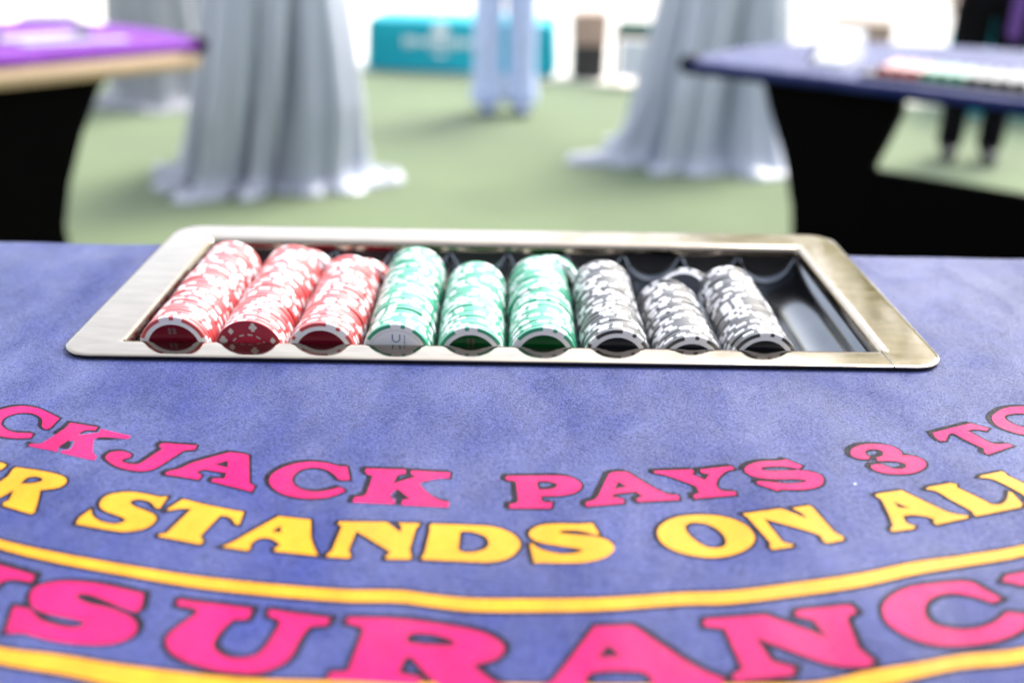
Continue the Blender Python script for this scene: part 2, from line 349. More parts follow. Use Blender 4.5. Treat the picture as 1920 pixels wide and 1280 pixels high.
# printed lettering, flat on the felt
ROWS = {'P': ['-2152,-660 s-2224,-608 s-2299,-561 s-2383,-541 s-2448,-561 s-2490,-611 s-2495,-687 s-2456,-769 s-2391,-821 s-2327,-846 s-2261,-854 -2210,-849 -2212,-816 s-2225,-806 s-2283,-805 s-2342,-784 s-2393,-740 s-2412,-703 s-2414,-657 s-2377,-617 s-2315,-611 s-2262,-638 s-2226,-679 s-2199,-743 s-2171,-765 -2157,-756',
'-2084,-726 -2081,-701 -1937,-740 -1937,-770 s-1985,-773 -2004,-820 -1907,-789 -1918,-755 -1752,-818 -1753,-847 s-1809,-838 s-1882,-831 -1912,-847 s-1894,-912 s-1871,-970 -1837,-1011 -1843,-1040 -2016,-978 -2019,-958 s-1986,-948 -1993,-869 -2027,-868 s-2042,-916 -2043,-941 -2030,-970 -2186,-924 -2185,-903 s-2144,-901 s-2122,-862 -2084,-749',
'-1592,-907 -1584,-879 -1419,-896 -1419,-935 s-1460,-943 s-1478,-968 s-1515,-1043 s-1544,-1096 s-1582,-1120 s-1642,-1118 s-1719,-1089 s-1778,-1042 s-1799,-1010 s-1791,-972 s-1761,-959 s-1720,-966 s-1690,-990 s-1692,-1011 s-1718,-1032 s-1703,-1052 s-1659,-1069 s-1627,-1062 s-1607,-1021 -1568,-930',
'-1490,-1147 -1479,-1123 s-1437,-1101 s-1394,-1049 -1252,-953 -1200,-961 -1159,-976 -1130,-1097 -1101,-1211 -1073,-1234 -1075,-1274 -1270,-1198 -1265,-1177 -1217,-1178 -1220,-1129 -1328,-1101 -1358,-1126 -1324,-1154 -1328,-1185|-1294,-1061 -1242,-1022 -1226,-1087',
'-697,-1062 s-731,-1061 s-784,-1038 s-868,-1026 s-953,-1054 s-1010,-1119 s-1020,-1185 s-987,-1248 s-925,-1297 s-844,-1320 s-772,-1318 s-716,-1295 -676,-1259 s-704,-1235 s-740,-1253 s-801,-1270 s-860,-1256 s-904,-1218 s-922,-1174 s-913,-1116 s-880,-1082 s-823,-1076 s-769,-1104 -714,-1173 -670,-1171',
'-613,-1097 -607,-1077 -433,-1080 -430,-1115 s-462,-1128 -477,-1198 -382,-1137 -407,-1115 -407,-1087 -233,-1101 -233,-1145 s-293,-1154 -365,-1189 s-327,-1257 s-282,-1307 s-257,-1325 -222,-1335 -226,-1374 -424,-1361 -422,-1325 -391,-1314 -451,-1238 s-472,-1268 -482,-1305 -459,-1319 -451,-1355 -632,-1345 -629,-1309 s-594,-1297 s-583,-1279 -572,-1135 -599,-1124',
'15,-1141 21,-1122 249,-1112 s307,-1126 s346,-1175 s343,-1213 s308,-1251 s250,-1271 168,-1278 169,-1313 s183,-1327 215,-1326 208,-1369 32,-1373 36,-1341 s58,-1337 70,-1316 61,-1171 53,-1160 21,-1157|s157,-1168 s196,-1160 s233,-1174 s241,-1197 s219,-1220 161,-1229',
'355,-1341 363,-1319 s394,-1304 s412,-1278 478,-1090 s513,-1073 560,-1072 659,-1197 s710,-1245 s733,-1255 762,-1258 763,-1291 579,-1311 578,-1288 609,-1269 580,-1233 484,-1254 472,-1276 521,-1293 520,-1324 360,-1351|490,-1213 514,-1155 545,-1196',
'681,-1077 685,-1061 859,-1045 862,-1072 846,-1081 901,-1132 931,-1083 893,-1071 895,-1044 1041,-1010 1053,-1035 s1013,-1054 s976,-1095 s947,-1153 s945,-1187 s958,-1216 1017,-1223 1016,-1248 829,-1281 830,-1252 857,-1239 s855,-1197 s841,-1172 735,-1097',
'1280,-958 1308,-944 1369,-1000 1347,-1027 s1292,-1009 s1214,-1011 s1174,-1030 s1210,-1047 s1293,-1042 s1379,-1043 s1428,-1074 s1433,-1118 s1402,-1166 s1324,-1196 1226,-1198 1204,-1210 1126,-1156 1133,-1135 s1184,-1138 s1256,-1153 s1323,-1144 s1354,-1126 s1322,-1113 s1203,-1116 s1123,-1094 s1095,-1050 s1120,-1002 s1191,-966',
's1628,-880 s1649,-839 s1709,-800 s1781,-793 s1844,-812 s1871,-858 1863,-894 s1914,-898 s1949,-932 s1945,-976 s1912,-1016 s1848,-1051 s1774,-1058 s1712,-1046 s1683,-1008 s1697,-983 s1740,-977 s1763,-1001 s1789,-1015 s1832,-1009 s1853,-979 s1832,-953 s1792,-946 1734,-948 1734,-918 s1773,-896 s1781,-855 s1749,-841 s1706,-858 s1696,-888 1709,-913 1692,-934 s1652,-930 s1629,-911',
'2089,-677 2319,-574 2390,-623 2365,-649 s2321,-636 2271,-649 2332,-761 s2358,-777 2415,-770 2433,-790 2277,-874 2266,-857 2280,-821 s2230,-748 s2196,-684 s2176,-679 2144,-719 2124,-753 2097,-754 2089,-726',
's2450,-519 s2491,-465 s2568,-408 s2671,-387 s2765,-408 s2807,-473 s2783,-555 s2709,-636 s2617,-678 s2533,-680 s2473,-643 s2442,-588|s2521,-505 s2561,-474 s2633,-466 s2697,-500 s2709,-546 s2683,-586 s2621,-611 s2559,-601 s2523,-557'], 'Y': ['-2382,-1040 -2297,-1044 -2211,-1087 -2213,-1121 -2229,-1138 -2268,-1116 -2349,-1107 -2320,-1237 -2209,-1277 -2191,-1338 -2383,-1271',
'-2165,-1123 -2160,-1108 s-2043,-1133 s-1962,-1158 s-1909,-1189 s-1891,-1226 s-1907,-1264 -1977,-1286 s-1959,-1342 -1942,-1402 -1929,-1455 -1940,-1462 -2081,-1405 -2085,-1385 s-2072,-1365 -2089,-1284 -2104,-1320 -2133,-1367 -2123,-1386 -2204,-1358 -2213,-1328 -2160,-1185|-2083,-1240 s-2075,-1194 s-2052,-1180 s-2013,-1189 s-1999,-1216 s-2038,-1237',
'-1419,-1323 -1427,-1413 -1447,-1404 s-1479,-1365 s-1530,-1346 s-1563,-1357 s-1552,-1387 s-1487,-1425 s-1430,-1462 s-1415,-1500 s-1435,-1547 s-1506,-1576 s-1590,-1564 -1727,-1529 -1729,-1484 -1705,-1425 s-1688,-1464 s-1644,-1505 s-1577,-1527 s-1539,-1512 s-1542,-1489 s-1590,-1461 s-1658,-1424 s-1684,-1385 s-1682,-1330 s-1647,-1302 s-1583,-1292 s-1514,-1308 -1452,-1327',
'-1392,-1427 -1387,-1408 -1351,-1342 -1333,-1347 -1233,-1384 -1112,-1420 -1071,-1429 -1070,-1520 -1085,-1515 s-1108,-1478 s-1135,-1460 -1163,-1456 -1205,-1601 -1181,-1636 -1189,-1654 -1368,-1605 -1369,-1594 -1342,-1586 -1292,-1410 s-1342,-1411',
'-1098,-1670 -1083,-1657 s-1058,-1633 -1022,-1585 -921,-1457 -785,-1479 -763,-1600 -739,-1665 -714,-1717 -887,-1692 -887,-1672 -869,-1655 s-892,-1629 s-929,-1607 s-968,-1611 -994,-1652 -985,-1671 -993,-1691|-929,-1563 -897,-1520 -886,-1572',
'-669,-1504 -665,-1489 -472,-1487 -406,-1560 -407,-1511 -425,-1492 -335,-1493 -338,-1510 -348,-1526 -362,-1670 -349,-1721 -356,-1733 -447,-1732 -446,-1714 -432,-1687 -587,-1552 -601,-1684 -585,-1717 -591,-1730 -678,-1723 -676,-1704 -663,-1692 -649,-1517',
'-292,-1508 -285,-1495 -114,-1501 s-37,-1509 s41,-1553 s75,-1616 s63,-1673 s19,-1722 s-47,-1743 -106,-1742 -308,-1732 -306,-1717 -298,-1693 -289,-1541|-168,-1551 s-155,-1543 s-113,-1547 s-66,-1575 s-48,-1616 s-60,-1657 s-101,-1682 s-152,-1683 -170,-1665',
'375,-1475 397,-1550 383,-1557 s331,-1532 s285,-1525 s234,-1538 s268,-1553 s336,-1561 s411,-1579 s446,-1623 s444,-1660 s408,-1703 s332,-1735 s236,-1743 159,-1742 130,-1746 114,-1624 125,-1622 s151,-1654 s209,-1681 s261,-1687 s310,-1672 s324,-1660 s293,-1645 s211,-1628 s144,-1604 s115,-1567 s123,-1527 s166,-1493 s233,-1482 s311,-1482',
's636,-1533 s664,-1473 s733,-1422 s824,-1404 s924,-1413 s1002,-1465 s1028,-1545 s1007,-1603 s954,-1653 s871,-1689 s788,-1691 s697,-1659 s646,-1604|s753,-1500 s774,-1466 s811,-1458 s860,-1476 s895,-1519 s908,-1577 s893,-1620 s856,-1635 s816,-1625 s774,-1573',
'1013,-1392 1188,-1348 1277,-1420 1269,-1382 1235,-1343 1313,-1321 1323,-1333 1362,-1508 1392,-1551 1382,-1569 1312,-1589 1302,-1578 1301,-1539 s1277,-1518 1095,-1424 1131,-1582 s1148,-1596 1172,-1603 1164,-1617 1083,-1636 1074,-1623 1085,-1594 1030,-1415',
'1623,-1236 1642,-1222 1756,-1192 1766,-1206 1850,-1308 s1901,-1362 1973,-1385 1958,-1398 1809,-1450 1804,-1434 1816,-1410 s1786,-1390 s1736,-1381 1691,-1388 s1686,-1441 1715,-1465 1702,-1481 1608,-1503 1603,-1491 1626,-1459 s1636,-1368 1642,-1266|1688,-1282 1741,-1331 1693,-1329',
'1867,-1181 1887,-1162 2001,-1127 2021,-1140 2011,-1163 2091,-1268 s2109,-1293 s2148,-1292 s2193,-1252 2229,-1189 2240,-1198 2244,-1286 2226,-1312 2002,-1384 1999,-1368 2000,-1343 s1943,-1258 s1908,-1197',
'2148,-1077 2166,-1060 2274,-1023 2282,-1040 2284,-1059 2359,-1168 s2383,-1190 s2425,-1184 s2469,-1147 2508,-1090 2518,-1100 2516,-1182 2497,-1209 2284,-1272 2280,-1254 s2282,-1215 s2239,-1135 s2199,-1089'], 'I': ['-2104,-1763 -1927,-1798 -1750,-1863 -1745,-1901 s-1817,-1885 s-1854,-1899 s-1866,-1947 -1932,-2103 -2087,-2043',
'-1390,-1937 -1309,-1962 -1293,-2046 -1305,-2059 s-1364,-2035 s-1447,-1991 s-1517,-1964 s-1551,-1974 s-1497,-2016 s-1393,-2048 s-1311,-2091 s-1274,-2139 s-1278,-2187 s-1329,-2223 s-1431,-2227 s-1542,-2210 -1653,-2176 -1713,-2177 -1745,-2043 -1682,-2054 s-1625,-2109 s-1555,-2138 s-1486,-2149 s-1457,-2130 s-1486,-2106 s-1578,-2083 s-1668,-2047 s-1707,-1997 s-1716,-1937 s-1662,-1902 s-1559,-1900 s-1457,-1918',
'-1172,-1992 -894,-2038 -898,-2089 -948,-2090 s-974,-2145 s-986,-2216 s-970,-2251 s-913,-2289 s-850,-2288 s-810,-2259 -775,-2123 -781,-2093 -828,-2068 -830,-2043 -605,-2083 -612,-2114 -669,-2121 s-691,-2176 s-710,-2280 s-741,-2319 s-804,-2353 s-897,-2349 s-997,-2324 s-1088,-2281 s-1141,-2225 s-1145,-2172 -1080,-2061 -1095,-2038 -1168,-2018',
'-546,-2100 -541,-2078 s-358,-2082 s-215,-2106 s-65,-2146 s9,-2204 s10,-2244 s-22,-2279 -92,-2302 s-59,-2345 s3,-2397 170,-2436 154,-2477 -145,-2482 -178,-2432 -272,-2305 s-307,-2267 -325,-2284 -338,-2350 -255,-2372 -263,-2407 -564,-2386 -558,-2352 -501,-2348 -477,-2148 -485,-2124|-327,-2181 s-309,-2154 s-236,-2155 s-169,-2183 s-152,-2207 s-191,-2215 s-313,-2204',
'336,-2108 465,-2099 488,-2117 624,-2267 s690,-2326 747,-2358 728,-2416 464,-2452 513,-2367 s487,-2330 s409,-2321 s339,-2325 s290,-2350 291,-2444 94,-2453 103,-2417 s164,-2389 s197,-2346|331,-2266 377,-2197 416,-2254',
'728,-2094 733,-2063 957,-2033 1152,-2146 1128,-2055 1067,-2031 1082,-2005 1284,-1972 1299,-2007 1251,-2040 1243,-2198 1277,-2266 1246,-2287 1159,-2288 s1101,-2269 896,-2151 925,-2272 998,-2299 981,-2332 779,-2365 780,-2341 822,-2308 799,-2105',
'1797,-1829 1866,-1923 1827,-1944 s1771,-1912 s1691,-1893 s1609,-1922 s1556,-1982 s1548,-2059 s1609,-2095 s1694,-2094 s1786,-2055 1852,-2002 1932,-2014 1929,-2039 s1848,-2103 s1742,-2153 s1600,-2180 s1497,-2170 s1420,-2111 s1391,-2037 s1427,-1946 s1533,-1869 s1650,-1839 1755,-1823',
'1918,-1819 1946,-1786 2218,-1704 2220,-1806 2115,-1836 2100,-1794 2032,-1824 1979,-1842 1950,-1826']}
BAND = ['s-1981,-1644 s-1769,-1711 s-1470,-1786 s-1092,-1865 s-590,-1923 s-374,-1923 s-242,-1947 s-113,-1963 s43,-1963 s274,-1956 s404,-1948 s679,-1914 s856,-1901 s1134,-1843 s1383,-1784 s1629,-1705 s1831,-1660 s2111,-1585', 's-1956,-1699 s-1744,-1770 s-1449,-1845 s-1075,-1928 s-580,-1987 s-367,-1989 s-238,-2012 s-110,-2031 s43,-2032 s270,-2025 s398,-2015 s669,-1981 s842,-1971 s1114,-1919 s1358,-1863 s1600,-1783 s1802,-1731 s2078,-1655']
BAND2 = ['s-1698,-2252 s-1486,-2284 s-1217,-2335 s-762,-2388 s996,-2375 s1266,-2306 s1424,-2270 s1587,-2228 s1827,-2189', 's-1664,-2326 s-1451,-2369 s-1184,-2432 s-742,-2482 s978,-2442 s1240,-2385 s1399,-2338 s1561,-2293 s1795,-2258']


def parse_loop(s):
    P = []
    for t_ in s.split():
        sm = t_[0] == 's'; x, y = (t_[1:] if sm else t_).split(','); P.append((sm, int(x)*1e-4, int(y)*1e-4))
    out = []; n = len(P)
    for i in range(n):
        s0, x0, y0 = P[i]; s1, x1, y1 = P[(i+1) % n]
        out.append((x0, y0))
        if not (s0 or s1): continue
        p0 = Vector((x0, y0)); p1 = Vector((x1, y1)); d = (p1-p0); ln = d.length
        def tang(k, dirn):
            a = Vector(P[(k-1) % n][1:]); b_ = Vector(P[(k+1) % n][1:]); v = (b_-a)
            return v.normalized()*ln if v.length > 0 else dirn
        t0 = tang(i, d) if s0 else d; t1 = tang((i+1) % n, d) if s1 else d
        for j in (1, 2, 3, 4):
            u = j/5; h00 = 2*u**3-3*u*u+1; h10 = u**3-2*u*u+u; h01 = -2*u**3+3*u*u; h11 = u**3-u*u
            p = p0*h00+t0*h10+p1*h01+t1*h11; out.append((p.x, p.y))
    return out

def fill2d(loops, off=0.0):
    """filled flat mesh of closed loops (holes by even-odd), grown by off metres"""
    cu = bpy.data.curves.new('tmp', 'CURVE'); cu.dimensions = '2D'; cu.fill_mode = 'BOTH'; 
    for i, lp in enumerate(loops):
        a = sum(lp[k-1][0]*lp[k][1]-lp[k][0]*lp[k-1][1] for k in range(len(lp)))
        ccw = a > 0
        if (i == 0) != ccw: lp = lp[::-1]
        if off:
            lp = [(p.x, p.y) for p in offset_loop(lp, off)]
        sp = cu.splines.new('POLY'); sp.points.add(len(lp)-1)
        sp.points.foreach_set('co', [c for p in lp for c in (p[0], p[1], 0, 1)]); sp.use_cyclic_u = True
    o = bpy.data.objects.new('tmp', cu); COL.objects.link(o)
    dg = bpy.context.evaluated_depsgraph_get(); me = bpy.data.meshes.new_from_object(o.evaluated_get(dg))
    V = [tuple(v.co) for v in me.vertices]; F = [tuple(p.vertices) for p in me.polygons]
    bpy.data.objects.remove(o); bpy.data.curves.remove(cu); bpy.data.meshes.remove(me)
    return V, F

def lettering(name, glyphs, colm, grow, shift, label, z=ZF):
    V = []; F = []; MI = []
    for gi, g_ in enumerate(glyphs):
        loops = [parse_loop(s) for s in g_.split('|')]
        for lay in ((0, 1, 2) if shift else (0, 2)):
            if lay == 0: v, f = fill2d(loops, grow); dz = .00006+gi*2e-6; dx, dy = 0, 0; mi = 1
            elif lay == 1: v, f = fill2d(loops, grow*.8); dz = .00012+gi*2e-6; dx, dy = shift; mi = 1
            else: v, f = fill2d(loops, 0); dz = .00020+gi*2e-6; dx, dy = 0, 0; mi = 0
            i0 = len(V); V += [(a+dx, b_+dy, z+dz) for a, b_, c in v]; F += [tuple(i0+k for k in q) for q in f]; MI += [mi]*len(f)
    o = mesh_obj(name, V, F, [colm, DARK], near, False, MI)
    # all faces look up
    bm = bmesh.new(); bm.from_mesh(o.data)
    for f_ in bm.faces:
        if f_.normal.z < 0: f_.normal_flip()
    bm.to_mesh(o.data); bm.free()
    tag(o, label); return o
lettering('printed_lettering', ROWS['P'], PINK, .0012, (-.0017, .0012), 'pink printed row of letters, upper curve')
lettering('printed_lettering', ROWS['Y'], YEL, .0013, (-.0010, .0004), 'yellow printed row of letters')
lettering('printed_lettering', ROWS['I'], PINK, .0020, (.0010, .0007), 'large pink printed letters')

def band(u, l, label):
    def ex(s, out_):
        p = [tuple(int(c)*1e-4 for c in t_[1:].split(',')) for t_ in s.split()]
        return p
    U = ex(u, 0); Lw = ex(l, 0)
    # carry the band on beyond the frame along its circle
    def extend(P):
        a0, a1, a2 = [(Vector(U0[i])+Vector(L0[i]))*.5 for i in (0, len(U0)//2, -1)]
        A = np.array([[2*p.x, 2*p.y, 1] for p in (a0, a1, a2)]); s = np.linalg.solve(A, [p.length_squared for p in (a0, a1, a2)])
        c = Vector((s[0], s[1])); r = math.sqrt(s[2]+c.length_squared)
        def at(p, k):
            th = math.atan2(p.y-c.y, p.x-c.x)+k; return (c.x+r*math.cos(th), c.y+r*math.sin(th))
        a0, a2 = Vector(P[0]), Vector(P[-1])
        def at(p, k):
            rr = math.hypot(p.x-c.x, p.y-c.y); th = math.atan2(p.y-c.y, p.x-c.x)+k; return (c.x+rr*math.cos(th), c.y+rr*math.sin(th))
        return [at(a0, -.1*k) for k in range(7, 0, -1)]+P+[at(a2, .1*k) for k in range(1, 8)]
    U0, L0 = list(U), list(Lw)
    U = extend(U); Lw = extend(Lw)
    s = ' '.join('s%d,%d' % (round(x*1e4), round(y*1e4)) for x, y in U[1:-1]+Lw[::-1][1:-1])
    lettering('printed_band', [s], YEL, .0015, None, label)
band(BAND[0], BAND[1], 'yellow curved line above the large pink letters')
band(BAND2[0], BAND2[1], 'yellow curved line below the large pink letters')

# ------------------------------------------------------------------ chip tray
ZT = 1.065
tray = empty('chip_tray', (0, .1, ZT)); tag(tray, 'polished metal chip tray set into the dealer side of the blue felt table', 'tray')
PITCH = .042
TX = [-.0195+PITCH*(i-4) for i in range(10)]
def rrect(x0, x1, y0, y1, r, n=8):
    P = []
    for cx, cy, a0 in ((x1-r, y0+r, -90), (x1-r, y1-r, 0), (x0+r, y1-r, 90), (x0+r, y0+r, 180)):
        for k in range(n+1): a = rad(a0+90*k/n); P.append((cx+r*math.cos(a), cy+r*math.sin(a)))
    return P
def ring_mesh(name, rings, m, parent, close=False):
    V = []; F = []; n = len(rings[0][0])
    for P, z in rings: V += [(x, y-.1, z) for x, y in P]
    for k in range(len(rings)-1):
        for i in range(n): j = (i+1) % n; F.append((k*n+i, k*n+j, (k+1)*n+j, (k+1)*n+i))
    if close: F.append(tuple(range((len(rings)-1)*n, len(rings)*n)))
    o = mesh_obj(name, V, F, m, parent, True); return o
O = (-.245, .245, 0.0, .2295); I = (-.2125, .2125, .0222, .1975)
def orr(d, r): return rrect(O[0]+d, O[1]-d, O[2]+d, O[3]-d, r)
def irr(d, r): return rrect(I[0]-d, I[1]+d, I[2]-d, I[3]+d, r)
fr = ring_mesh('frame', [(orr(.0012, .018), -.0014), (orr(.0003, .0185), -.0012), (orr(0, .019), -.0008), (orr(.0004, .0186), -.0003), (orr(.0014, .0176), -.00003), (orr(.003, .016), 0),
    (irr(.006, .005), 0), (irr(.0035, .004), -.0001), (irr(.0018, .003), -.0007), (irr(.0006, .0025), -.002), (irr(0, .002), -.004), (irr(0, .002), -.007)], METAL, tray)
bm_ = bmesh.new(); bm_.from_mesh(fr.data); bmesh.ops.recalc_face_normals(bm_, faces=bm_.faces[:])
if sum(f.normal.z for f in bm_.faces) < 0: bmesh.ops.reverse_faces(bm_, faces=bm_.faces[:])
bm_.to_mesh(fr.data); bm_.free()
ring_mesh('tray_wall', [(irr(.0003, .002), -.007), (irr(.0003, .002), -.034)], WALLM, tray, True)  # metal wall coloured black: the dark surround it mirrors is painted in
ring_mesh('rim_shadow_strip', [(orr(.0006, .018), -.0015), (orr(.0008, .018), -.0030)], WALLM, tray)  # black strip filling the gap under the rim, painting its shadow line
bm = bmesh.new(); add_box(bm, (.2128+.0012, .0105-.1, -.0001), (.0007, .0215, .0006)); bm_obj('seam', bm, WALLM, tray)
# troughs: one pressed sheet
xs = [I[0]+.0002]+[t+PITCH*(k/16-.5) for t in TX for k in range(17)]+[I[1]-.0002]
ys = [.0226, .0234, .0245, .026, .028, .032, .06, .11, .16, .186, .189, .191, .1925, .1938, .1948, .1957, .1964, .197]
def base_z(x):
    i = min(range(10), key=lambda k: abs(x-TX[k])); d = abs(x-TX[i])
    z = -.0065-.0203*math.sqrt(max(0, 1-(d/.0208)**2))
    return min(z, -.0085-(.002-min(.002, abs(d-.021)))*0.0)
V = []; F = []
for y in ys:
    e = max(0, (y-.188)/.009) if y > .188 else max(0, (.028-y)/.0055)
    e = min(1, e); lift = .0065*(1-math.sqrt(max(0, 1-e*e)))
    for x in xs:
        z = base_z(x); V.append((x, y-.1, min(z+lift*(1 if z < -.012 else .5), -.0075)))
n = len(xs)
for a in range(len(ys)-1):
    for b_ in range(n-1): F.append((a*n+b_, a*n+b_+1, (a+1)*n+b_+1, (a+1)*n+b_))
mesh_obj('trough_sheet', V, F, TROUGH, tray, True)

# ------------------------------------------------------------------ chips
R0 = .0195; TH = .00344; PT = .00353     # thickness and spacing along the row
WH = vary(mat('chip_white', (0.68, 0.68, 0.70), 0.35), 90, 0.03)
def plastic(name, c): m_ = vary(mat(name, c, 0.42, spec=0.6, coat=0.75), 120, 0.08); m_.node_tree.nodes['Principled BSDF'].inputs['Coat Roughness'].default_value = .35; return m_
CHIPM = {'red': plastic('chip_red', (0.47, 0.048, 0.05)), 'green': plastic('chip_green', (0.018, 0.27, 0.155)), 'black': plastic('chip_black', (0.016, 0.017, 0.020))}
FOIL = {'red': mat('dark_red_foil', (0.16, 0.004, 0.018), 0.22, 0.3), 'green': mat('dark_green_foil', (0.0, 0.07, 0.015), 0.22, 0.3), 'black': mat('dark_navy_foil', (0.010, 0.012, 0.018), 0.22, 0.3)}
def chip_mesh(name, cm, plain_face=False):
    NS = 96
    prof = [(0, TH/2), (.76*R0, TH/2), (.765*R0, TH/2-.00008), (.885*R0, TH/2-.00008), (.975*R0, TH/2-.00008), (R0*.992, TH/2-.0003), (R0, TH/2-.00055)]
    full = prof+[(r, -z) for r, z in prof[::-1]]
    V = [(0, 0, TH/2)]; ring = []
    for r, z in full[1:-1]:
        ring.append(len(V)); V += [(r*math.cos(2*math.pi*k/NS), r*math.sin(2*math.pi*k/NS), z) for k in range(NS)]
    V.append((0, 0, -TH/2)); last = len(V)-1
    F = []; MI = []
    def arc_col(k, kind):
        a = ((k+.5)*360/NS) % 90
        if kind == 'face': return 0 if (a < 48 or 64 <= a < 72) else 1
        return 0 if (a < 47 or 65.5 <= a < 71 or a > 89) else 1
    for k in range(NS): F.append((0, ring[0]+k, ring[0]+(k+1) % NS)); MI.append(2 if not plain_face else 0)
    nr = len(ring)
    for q in range(nr-1):
        for k in range(NS):
            k2 = (k+1) % NS; F.append((ring[q]+k, ring[q+1]+k, ring[q+1]+k2, ring[q]+k2))
            qq = min(q, nr-2-q)
            if plain_face and qq < 5: c = 0
            elif qq <= 1: c = 1
            elif qq == 2: c = arc_col(k, 'face')
            elif qq in (3, 4): c = arc_col(k, 'face') if qq == 3 else 0
            else: c = arc_col(k, 'edge')
            if qq == 4: c = 0 if arc_col(k, 'edge') == 0 else (0 if True else 1)
            MI.append(c)
    for k in range(NS): F.append((last, ring[-1]+(k+1) % NS, ring[-1]+k)); MI.append(2 if not plain_face else 0)
    me = bpy.data.meshes.new(name); me.from_pydata(V, [], F)
    for m_ in (CHIPM[cm], WH, FOIL[cm]): me.materials.append(m_)
    me.polygons.foreach_set('material_index', MI); me.update()
    sm = [False]*len(F); me.polygons.foreach_set('use_smooth', sm)
    return me
CM = {c: chip_mesh('poker_chip', c) for c in ('red', 'green', 'black')}
CM_plain = chip_mesh('poker_chip', 'red', True)
QX = Matrix.Rotation(rad(90), 4, 'X')      # chip axis (z) to -y: face looks at the player
def place_chip(me, x, y, z, spin, lean=0.0, yaw=0.0, roll=0.0):
    o = bpy.data.objects.new('poker_chip', me); COL.objects.link(o)
    o.matrix_world = Matrix.Translation((x, y, z)) @ Matrix.Rotation(yaw, 4, 'Z') @ Matrix.Rotation(lean, 4, 'X') @ Matrix.Rotation(roll, 4, 'Y') @ QX @ Matrix.Rotation(spin, 4, 'Z')
    return o
ORD = ['leftmost', 'second', 'third', 'fourth', 'fifth', 'sixth', 'seventh', 'eighth', 'ninth']
# colour, top of the front chip above the flange (mm), number of chips, spin of the front chip
STACKS = [('red', 13.0, 37, 0), ('red', 11.1, 37, 0), ('red', 10.5, 32, 0), ('green', 10.5, 38, 0), ('green', 9.6, 31, 0),
          ('green', 10.3, 34, 0), ('black', 9.3, 33, 0), ('black', 5.8, 24, 0), ('black', 8.4, 31, 0)]
# angle (deg, from straight up, clockwise seen by the player) where a long coloured arc starts
ARC0 = [-70, 0, -38, -57, 13, -50, -40, -63, 30]
FACE_DESC = ['with dark red centre at the front of the leftmost stack', None, 'with dark red centre fronting the third stack, beside the green stacks',
    None, 'with dark green centre fronting the fifth stack', 'with dark green centre fronting the sixth stack',
    'with dark centre fronting the seventh stack, beside green chips', 'with dark centre at the front of the low eighth stack', 'with dark centre fronting the rightmost stack by the empty trough']
for si, (c, top, n, _) in enumerate(STACKS):
    x0 = TX[si]; zc = ZT+top*.001-R0; y = .0235+TH/2
    drift = rnd.uniform(-.0004, .0004)
    grp = 'chips of the %s stack in the tray' % ORD[si]
    for k in range(n):
        front = k == 0
        jx = 0 if front else rnd.gauss(0, .00035); jz = 0 if front else rnd.gauss(0, .00022)
        if si == 5 and 17 <= k <= 18: jx -= .0016; jz += .0007
        if si == 7: jz += 0
        sp = rnd.uniform(0, 2*math.pi)
        if front: sp = rad(90-ARC0[si]-48)       # spin so that the arc starts where the photo shows it
        # lean of the loose rear end
        lean = 0 if front else rnd.gauss(0, .006)
        me = CM[c]
        if si == 1 and front: me = CM_plain
        zz = zc+(.0003*math.sin(k*.4+si))+jz
        o = place_chip(me, x0+jx+.0004*math.sin(k*.23+si*2), y, zz, sp, lean)
        tag(o, '%s and white poker chip behind the front chip of the %s stack' % (c, ORD[si]), 'poker chip', grp)
        if front:
            del o['group']
            if si == 1: tag(o, 'dark red poker chip with card suits at the front of the second stack')
            elif si == 3: tag(o, 'green poker chip with white centre and blue letter U fronting the fourth stack')
            else: tag(o, '%s poker chip %s' % (c, FACE_DESC[si]))
            o['front'] = 1; STACKS[si] = STACKS[si][:3]+(o,)
        y += PT
    if si == 7:   # last chip leans back and shows its face
        o = place_chip(CM[c], x0-.001, y+.0015, zc-.0002, 1.0, rad(-28), .05)
        tag(o, 'black and white poker chip leaning back on the end of the low eighth stack', 'poker chip')
        o = place_chip(CM[c], x0+.012, y+.021, zc+.003, .4, rad(-50), -.5)
        tag(o, 'black and white poker chip lying tilted behind the low eighth stack', 'poker chip')
for si, dx, dy, dz, nn in ((1, .0085, .004, -.0065, 3), (2, .009, .005, -.0065, 3), (5, .009, .003, -.0035, 3)):
    c = STACKS[si][0]; yy = .0235+STACKS[si][2]*PT+dy
    for k in range(nn):
        o = place_chip(CM[c], TX[si]+dx, yy+k*PT, ZT+STACKS[si][1]*.001-R0+dz, rnd.uniform(0, 6), 0, rad(-8))
        tag(o, '%s and white poker chip slipped right, behind the end of the %s stack' % (c, ORD[si]), 'poker chip', 'slipped chips behind the %s stack' % ORD[si])

# printed centres
def disc_poly(pts, z): return [(x, y, z) for x, y in pts]
def flat(name, polys, m, parent, z):
    V = []; F = []
    for p in polys: i0 = len(V); V += [(x, y, z) for x, y in p]; F.append(tuple(range(i0, i0+len(p))))
    o = mesh_obj(name, V, F, m, parent); return o
def circ(cx, cy, r, n=28): return [(cx+r*math.cos(2*math.pi*k/n), cy+r*math.sin(2*math.pi*k/n)) for k in range(n)]
def rot(p, a): return [(x*math.cos(a)-y*math.sin(a), x*math.sin(a)+y*math.cos(a)) for x, y in p]
o1 = STACKS[1][3]; spin1 = rad(90-ARC0[1]-48)
def upright(p, sp): return rot(p, -sp)
H = TH/2
cream = mat('chip_suit_print', (0.55, 0.50, 0.46), 0.4)
REDM = mat('chip_matt_red', (0.30, 0.012, 0.035), 0.45)
REDB = mat('chip_bright_red', (0.42, 0.015, 0.04), 0.45)
face = flat('chip_face', [circ(0, 0, R0*.985, 64)], REDM, o1, H+.00004)
polys = []
